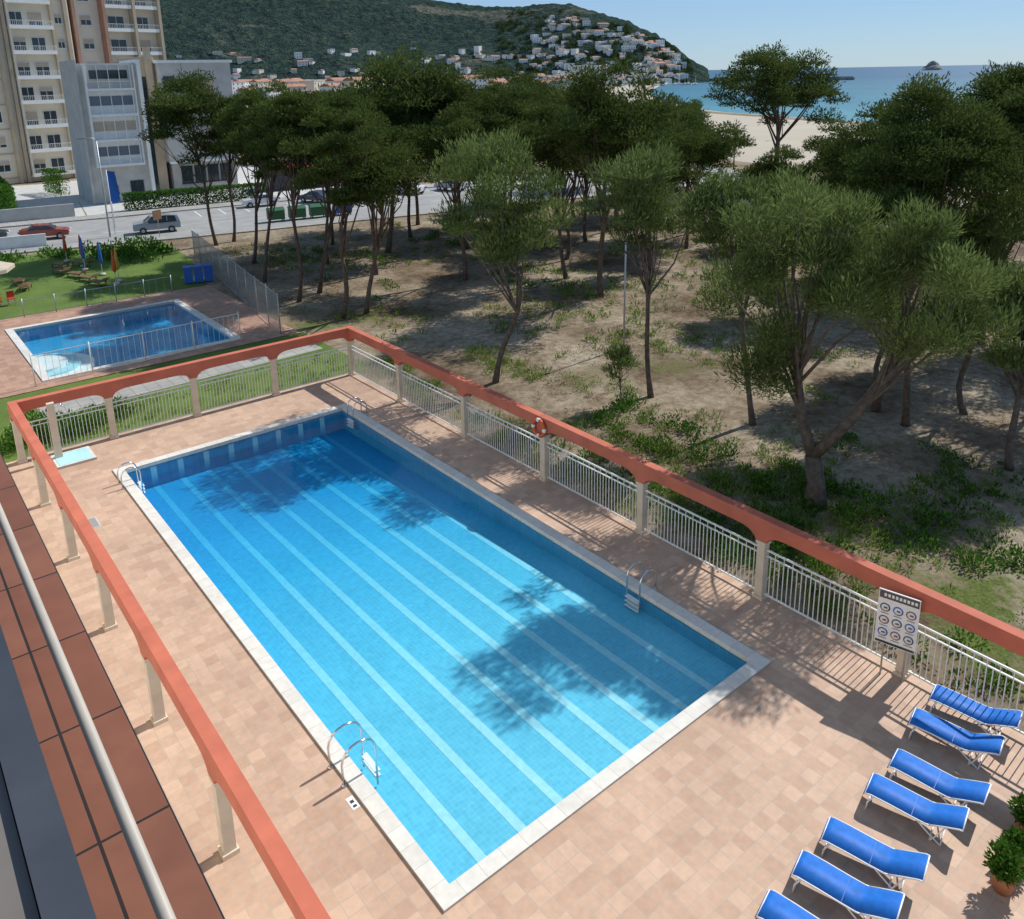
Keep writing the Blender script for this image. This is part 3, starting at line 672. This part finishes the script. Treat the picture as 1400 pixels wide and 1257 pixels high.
for x,y in ((0,0),(.9,.3),(.2,1.2)):
    m.b2(x-.22,x+.22,y-.22,y+.22,.42,.46,'red'); m.b2(x-.22,x+.22,y+.18,y+.22,.46,.9,'red')
    for dx in (-.2,.2):
        for dy in (-.2,.2): m.tube([(x+dx,y+dy,0),(x+dx,y+dy,.42)],.015,'red',5)
m.obj('garden_chairs',(.4,53.2,0))
# ------------------------------------------------------------------ road
m=MB(); m.poly([(-90,88,-.044),(3.5,74.6,-.044),(19.4,70.6,-.044),(44,65.6,-.044),(95,57,-.044),(100,74,-.044),(46,84,-.044),(14,88,-.044),(-90,105,-.044)],'asph'); m.obj('road')
m=MB(); m.prism([(3.5,73.2),(19.4,69.2),(44,64.2),(95,55.6),(95,57),(44,65.6),(19.4,70.6),(3.5,74.6)],-.05,.07,'pave')
m.prism([(-20,94),(14,88.05),(46,84.05),(100,74.05),(101,77),(46.5,87),(14.4,91),(-20,97)],-.05,.07,'pave'); m.obj('pavement')
m=MB()
for i in range(18):
    x=24+i*2.6; y=82.9-(x-24)*.155; m.box((x,y+.6,-.038),(.12,4.2,.004),'paint',-.15)
for i in range(14):
    x=4+i*5; m.box((x,80.5-(x)*.17,-.038),(2.5,.12,.004),'paint',-.17)
m.obj('road_markings')
m=MB(); m.poly([(6,91.5,-.035),(14.2,91.5,-.035),(20,128,-.035),(9,131,-.035)],'conc'); m.obj('driveway')
m=MB(); m.poly([(14.4,91.4,-.034),(46.5,87.4,-.034),(60,130,-.034),(20,130,-.034)],'conc'); m.obj('forecourt_paving')
def hedge(x0,y0,x1,y1,w,h,n):
    L=math.hypot(x1-x0,y1-y0); a=math.atan2(y1-y0,x1-x0)
    P=rng.random((n,3))*np.array([L,w,h]); P[:,1]-=w/2
    k=rng.integers(0,3,n); P[k==0,2]=h+rng.normal(0,.05,(k==0).sum()); P[k==1,1]=-w/2+rng.normal(0,.05,(k==1).sum())
    Q=P.copy(); Q[:,0]=x0+P[:,0]*math.cos(a)-P[:,1]*math.sin(a); Q[:,1]=y0+P[:,0]*math.sin(a)+P[:,1]*math.cos(a)
    D=np.tile([0,0,.5],(n,1)); V,t=leaf_geo(Q,D,rng.random(n),.22,.13,.3,1.0); leaves_obj('clipped_hedge',V,t,'hedge')
hedge(18.5,92.2,34.5,89.4,1.1,1.8,11000); hedge(7.2,94,8.4,118,1.6,3.4,11000); hedge(-4,88,5,86.8,1,1.3,3500); hedge(15.5,118.5,16.5,112,1.2,3,2500)
m=MB(); m.box((9.5,92.2,.7),(7.5,.25,1.5),'conc',-.1); m.obj('low_garden_wall'); 
m=MB(); m.box((4.5,76.2,.5),(6,.2,1.1),'white',-.2); m.obj('boundary_wall')
m=MB(); m.tube([(0,0,0),(0,0,9.1)],[.09,.05],'galv',8); m.tube([(0,0,9.0),(-.3,0,9.4),(-1.2,0,9.45)],.035,'galv',6); m.box((-1.3,0,9.42),(.7,.22,.12),'galv'); m.obj('street_lamp',(12.9,75.6,0))
for k,(x,y,h,c) in enumerate(((13.6,76.6,6.3,'bluep'),(14.5,80.2,5.6,'bluep'))):
    m=MB(); m.tube([(0,0,0),(0,0,h)],.04,'white',8); m.add([(.04,0,h-.1),(.75,.05,h-.25),(.9,.1,h-2.9),(.04,0,h-3.1)],[(0,1,2,3)],c); m.add([(.3,.06,h-1.2),(.62,.08,h-1.25),(.62,.08,h-1.6),(.3,.06,h-1.6)],[(0,1,2,3)],'yellow'); m.obj('banner_flag',(x,y,0))
m=MB(); m.tube([(0,0,0),(0,0,2.6)],.03,'galv',6); m.b2(-.5,.5,-.03,.03,1.7,2.6,'wood'); m.obj('information_sign',(16.4,71.8,0),.5)
for x,y in ((98,66),(121,58),(150,92)):
    m=MB(); m.tube([(0,0,0),(0,0,5)],[.12,.07],'dark',6); m.b2(-.35,.35,-.35,.35,5,5.7,'dark'); m.obj('street_lamp',(x,y,0))
def dumpster(x,y,c,a):
    m=MB(); m.prism([(-.85,-.5),(.85,-.5),(.85,.5),(-.85,.5)],.25,1.2,c); m.add([(-.9,-.55,1.2),(.9,-.55,1.2),(.9,.55,1.3),(-.9,.55,1.3),(-.85,0,1.5),(.85,0,1.5)],[(0,1,5,4),(2,3,4,5),(0,4,3),(1,2,5)],c)
    for sx in (-.7,.7):
        for sy in (-.4,.4): m.tube([(sx-.04,sy,.13),(sx+.04,sy,.13)],.13,'black',10)
    m.obj('dumpster',(x,y,-.04),a)
for x,y,c in ((28.4,72.4,'c_green'),(30.6,72.0,'c_green'),(32.8,71.6,'c_green'),(35.6,71.2,'bluep')): dumpster(x,y,c,-.2)
def car(x,y,a,paint,van=False):
    m=MB(); W=.86
    if van: pr=[(-2.15,.35),(-2.2,.75),(-2.12,1.0),(-1.2,1.12),(-.55,1.66),(.9,1.72),(1.95,1.62),(2.15,1.05),(2.18,.4)]
    else: pr=[(-2.05,.35),(-2.1,.68),(-2.0,.85),(-1.05,.98),(-.4,1.42),(.75,1.45),(1.45,1.1),(1.98,1.02),(2.05,.4)]
    n=len(pr)
    def wy(z): return W if z<1.05 else W-.28*(z-1.05)/.6
    vs=[(s,-wy(z),z) for s,z in pr]+[(s,wy(z),z) for s,z in pr]
    fs=[tuple(range(n)),tuple(reversed(range(n,2*n)))]+[(i,n+i,n+(i+1)%n,(i+1)%n) for i in range(n)]
    m.add(vs,fs,paint)
    top=max(z for s,z in pr); zb_=1.02; 
    g=[(-1.0,zb_),(-.45,top-.1),(.85,top-.08),(1.7 if van else 1.25,top-.12 if van else zb_+.12),(1.85 if van else 1.3,zb_)]
    for sd in (-1,1):
        m.add([(s,sd*(wy(z)+.012),z) for s,z in g],[(0,1,2,3,4)] if sd<0 else [(4,3,2,1,0)],'glass')
        for px_ in (.15,.95): m.b2(px_-.03,px_+.03,sd*(wy(1.2)+.0)-.03,sd*(wy(1.2))+.03,zb_,top-.12,paint)
        m.b2(-.95,-.8,sd*.95-.08,sd*.95+.08,1.0,1.12,paint)
    def scr(p,q,o):
        (s0,z0),(s1,z1)=p,q; return [(s0*.9+s1*.1+o[0],-wy(z0)+.1,z0*.9+z1*.1+o[1]),(s1*.9+s0*.1+o[0],-wy(z1)+.08,z1*.9+z0*.1+o[1]),(s1*.9+s0*.1+o[0],wy(z1)-.08,z1*.9+z0*.1+o[1]),(s0*.9+s1*.1+o[0],wy(z0)-.1,z0*.9+z1*.1+o[1])]
    m.add(scr(pr[3],pr[4],(-.01,.012)),[(0,1,2,3)],'glass'); m.add(scr(pr[6],pr[5],(.012,.012)) if not van else scr(pr[7],pr[6],(.012,.01)),[(0,1,2,3)],'glass')
    for sx in (-1.3,1.3):
        for sy in (-.82,.82):
            m.tube([(sx,sy-.11,.32),(sx,sy+.11,.32)],.33,'black',16); m.tube([(sx,sy-.118,.32),(sx,sy+.118,.32)],.2,'galv',12)
    m.b2(-2.2,-2.1,-.75,-.45,.62,.78,'white');m.b2(-2.2,-2.1,.45,.75,.62,.78,'white');m.b2(2.0,2.19,-.78,-.55,.75,.95,'c_red');m.b2(2.0,2.19,.55,.78,.75,.95,'c_red')
    o=m.obj('parked_car',(x,y,-.04),a); bv=o.modifiers.new('b','BEVEL'); bv.width=.05; bv.segments=2; bv.limit_method='ANGLE'; bv.angle_limit=.5
for c in ((17.2,75.2,-.25,'c_silver',True),(37.6,81.8,-1.2,'c_dark',False),(40.2,81.4,-1.2,'c_white',False),(42.8,81.0,-1.2,'c_silver',False),(45.4,80.6,-1.2,'c_dark',True),(31.5,84,-.2,'c_white',False),(8,79.2,2.9,'c_red',False),(3.2,82,2.9,'c_dark',False),(49.5,79.8,-1.2,'c_white',False),(55,78.5,-1.2,'c_silver',False)): car(*c)
m=MB(); m.b2(0,9,0,5,2.6,2.9,'red'); m.b2(.1,8.9,.1,4.9,-.05,2.6,'dark')
for i in range(4): m.b2(i*2.9+.0,i*2.9+.15,-.05,.1,0,2.6,'white')
m.obj('cafe_awning',(37.5,95,0),-.15)
# ------------------------------------------------------------------ buildings
def window(m,T,x,y,z,w,h,fr='white',blind=0):
    m.b2(x-w/2-.08,x+w/2+.08,y-.10,y-.02,z-.08,z+h+.08,fr,T); m.b2(x-w/2,x+w/2,y-.13,y-.101,z,z+h,'glass',T)
    m.b2(x-.03,x+.03,y-.15,y-.131,z,z+h,fr,T); m.b2(x-w/2-.15,x+w/2+.15,y-.25,y-.02,z-.2,z-.085,fr,T)
    if blind: m.b2(x-w/2,x+w/2,y-.16,y-.132,z+h*(1-blind),z+h,'blind',T)
def balcony(m,T,x0,x1,y,z,dep=1.3,wall='white'):
    m.b2(x0,x1,y-dep,y,z-.18,z,wall,T)
    m.b2(x0,x1,y-dep,y-dep+.06,z+.95,z+1.02,'rail',T); m.b2(x0,x1,y-dep,y-dep+.05,z+.0,z+.35,wall,T)
    n=int((x1-x0)/.25)
    for i in range(n+1): m.b2(x0+i*(x1-x0-.05)/n,x0+i*(x1-x0-.05)/n+.04,y-dep+.01,y-dep+.05,z+.35,z+.95,'rail',T)
rb=random.Random(8)
m=MB(); T=TF(6.5,131.5,math.radians(10)); FH=3.55
m.b2(0,18.5,0,16,0,38,'cream',T)
m.b2(-.4,2.6,-1.6,0,0,38,'cream',T); m.b2(2.61,4.0,-.5,0,0,38,'tan',T)
for x in (7.8,8.9,15.6,17.6): m.b2(x,x+.5,-.6,0,0,38,'tan',T)
for f in range(10):
    z=1.0+f*FH
    window(m,T,1.1,-1.6,z+.9,1.2,1.4,'white',rb.choice([0,.4,.7])); window(m,T,6.1,0,z+.9,1.6,1.5,'white',rb.choice([0,.4,.8])); window(m,T,3.3,-.5,z+.9,.7,1.2,'white')
    window(m,T,11.0,0,z+.1,1.6,2.1,'white',rb.choice([0,.3,.6])); window(m,T,13.6,0,z+.1,1.8,2.1,'white',rb.choice([0,.3,.6])); window(m,T,16.8,0,z+.8,.9,1.3,'white',.4)
    balcony(m,T,9.5,15.5,0,z,1.5,'white'); m.b2(9.6,9.9,-.9,-.02,z+.01,z+FH-.2,'cream',T)
    m.b2(4.1,7.7,-.12,-.0,z-.25,z-.05,'tan',T)
m.obj('apartment_building')
m=MB(); T=TF(25.0,136.5,math.radians(10))
m.b2(0,14.0,0,14,0,38,'cream',T)
for x in (0,4.6,9.4,13.6): m.b2(x,x+.45,-1.7,0,0,38,'brickred' if x<5 else 'tan',T)
for f in range(10):
    z=1.0+f*FH
    balcony(m,T,5.1,9.3,0,z,1.6); balcony(m,T,9.9,13.5,0,z,1.6); window(m,T,2.5,0,z+.8,1.5,1.4,'white',.5); window(m,T,7.2,0,z+.1,2.4,2.1,'white',rb.choice([0,.5])); window(m,T,11.5,0,z+.1,1.8,2.1,'white',rb.choice([0,.5]))
m.obj('apartment_building')
m=MB(); T=TF(17.3,100.3,math.radians(-3))
m.b2(0,6.6,0,10,0,16.6,'conc',T)
m.b2(-.25,-.003,-.3,10,0,17.0,'conc',T); m.b2(6.6,7.0,-.6,9,0,17.0,'white',T)
for f in range(4):
    z=4.9+f*3.0
    m.b2(.6,6.1,-.9,-.003,z-.5,z-.2,'white',T); m.b2(.6,.75,-.9,-.003,z-.2,z+2.5,'white',T); m.b2(5.95,6.1,-.9,-.003,z-.2,z+2.5,'white',T)
    if f==3: m.b2(.76,5.94,-.6,-.003,z-.19,z+2.49,'conc',T); m.b2(1.2,5.4,-.64,-.603,z+.9,z+1.9,'glass',T)
    else: m.b2(.76,5.94,-.3,-.003,z-.19,z+2.49,'white',T); m.b2(.9,5.8,-.36,-.303,z+.8,z+1.9,'farglass' if f!=1 else 'blind',T)
    m.b2(.76,5.94,-.88,-.82,z+.55,z+.62,'rail',T)
    for i in range(5): m.b2(.76+i*1.22,.83+i*1.22,-.86,-.8,z-.2,z+2.45,'white',T)
window(m,T,5.0,0,.3,1.4,2.1,'dark'); window(m,T,2.4,0,1.2,.6,.8,'dark')
m.b2(7.01,9.6,3.5,12,0,17.4,'tan',T); m.b2(7.4,8.4,3.45,3.499,0,15,'glass',T); m.b2(8.4,9.2,2.9,3.5,9,18.6,'tan',T)
m.b2(9.61,18.6,1.6,12.5,4.2,16.6,'conc',T); m.b2(10.2,18.6,3.2,12.5,0,4.2,'conc',T); m.b2(9.4,18.9,1.4,12.7,16.6,16.95,'white',T)
m.b2(9.61,18.7,1.54,1.597,4.0,4.3,'white',T)
for i in range(4): window(m,T,12.0+i*1.7,3.2,1.3,1.3,2.1,'dark')
m.b2(14.0,16.2,1.57,1.597,12.5,14.4,'tan',T); window(m,T,10.7,1.6,13.8,1.2,1.1,'dark'); m.b2(12.3,12.4,1.58,1.597,4.3,16.6,'concd',T); m.b2(15.4,15.5,1.58,1.597,4.3,12.4,'concd',T)
m.obj('white_modern_house')
m=MB()
m.b2(-11,-6.9,-34,30,0,11.0,'cream'); m.b2(-11,-5.37,-34,14,11.07,11.30,'ledge'); m.b2(-11,-5.40,-34,14,10.87,11.07,'conc')
m.b2(-11,-6.9,-34,30,11.301,13.0,'cream')
m.b2(-6.9,-3.15,-34,30,-.04,.12,'conc')
m.obj('near_building')
m=MB(); m.b2(-6.5,-5.985,-14,0,13.0,13.10,'beige'); m.b2(-5.983,-5.91,-14,0,12.98,13.12,'dark'); m.b2(-6.5,-6.3,-14,0,11.31,12.999,'beige'); m.obj('balcony_parapet')
m=MB(); m.tube([(-5.80,-14,13.0),(-5.80,5,13.0)],.014,'beigem',10)
for y in (-13.5,4.5): m.tube([(-5.80,y,11.3),(-5.80,y,12.99)],.012,'galv',8)
m.obj('balcony_handrail')
# ------------------------------------------------------------------ light, sky, camera
el=math.radians(44); az=math.radians(2)
S=Vector((math.cos(el)*math.cos(az),math.cos(el)*math.sin(az),math.sin(el)))
sd=bpy.data.lights.new('sun','SUN'); sd.energy=5.0; sd.angle=math.radians(.5); sd.color=(1,.975,.93)
so=bpy.data.objects.new('sun',sd); COL.objects.link(so); so.rotation_euler=S.to_track_quat('Z','Y').to_euler()
w=bpy.data.worlds.new('World'); sc.world=w; w.use_nodes=True; nt=w.node_tree
sk=nt.nodes.new('ShaderNodeTexSky'); sk.sky_type='NISHITA'; sk.sun_disc=False; sk.sun_elevation=el; sk.sun_rotation=math.pi/2-az; sk.air_density=1.0; sk.dust_density=.0; sk.ozone_density=4.0; sk.altitude=10
bg=nt.nodes['Background']; bg.inputs[1].default_value=.105
mx=nt.nodes.new('ShaderNodeMix'); mx.data_type='RGBA'; mx.blend_type='MULTIPLY'; mx.inputs[0].default_value=1; mx.inputs[7].default_value=(.66,.80,1.02,1)
nt.links.new(sk.outputs[0],mx.inputs[6])
m2=nt.nodes.new('ShaderNodeMix'); m2.data_type='RGBA'; m2.inputs[0].default_value=.5; m2.inputs[7].default_value=(3.1,4.6,6.4,1)
nt.links.new(mx.outputs[2],m2.inputs[6]); nt.links.new(m2.outputs[2],bg.inputs[0])
f,cyp,pit,rol,yaw=1125.2263,400.0,.2597,-.0191,.8942
F=Vector((math.cos(yaw)*math.cos(pit),math.sin(yaw)*math.cos(pit),-math.sin(pit))); R=Vector((math.sin(yaw),-math.cos(yaw),0)); U=R.cross(F)
R2=R*math.cos(rol)+U*math.sin(rol); U2=-R*math.sin(rol)+U*math.cos(rol)
cam=bpy.data.cameras.new('camera'); co=bpy.data.objects.new('camera',cam); COL.objects.link(co)
mt=Matrix((R2,U2,-F)).transposed().to_4x4(); mt.translation=Vector(CAM); co.matrix_world=mt
cam.sensor_fit='HORIZONTAL'; cam.sensor_width=36; cam.lens=f/1400*36; cam.shift_y=-(628.5-cyp)/1400; cam.clip_start=.05; cam.clip_end=200000
sc.camera=co
sc.view_settings.view_transform='Standard'; sc.view_settings.look='None'; sc.view_settings.exposure=0
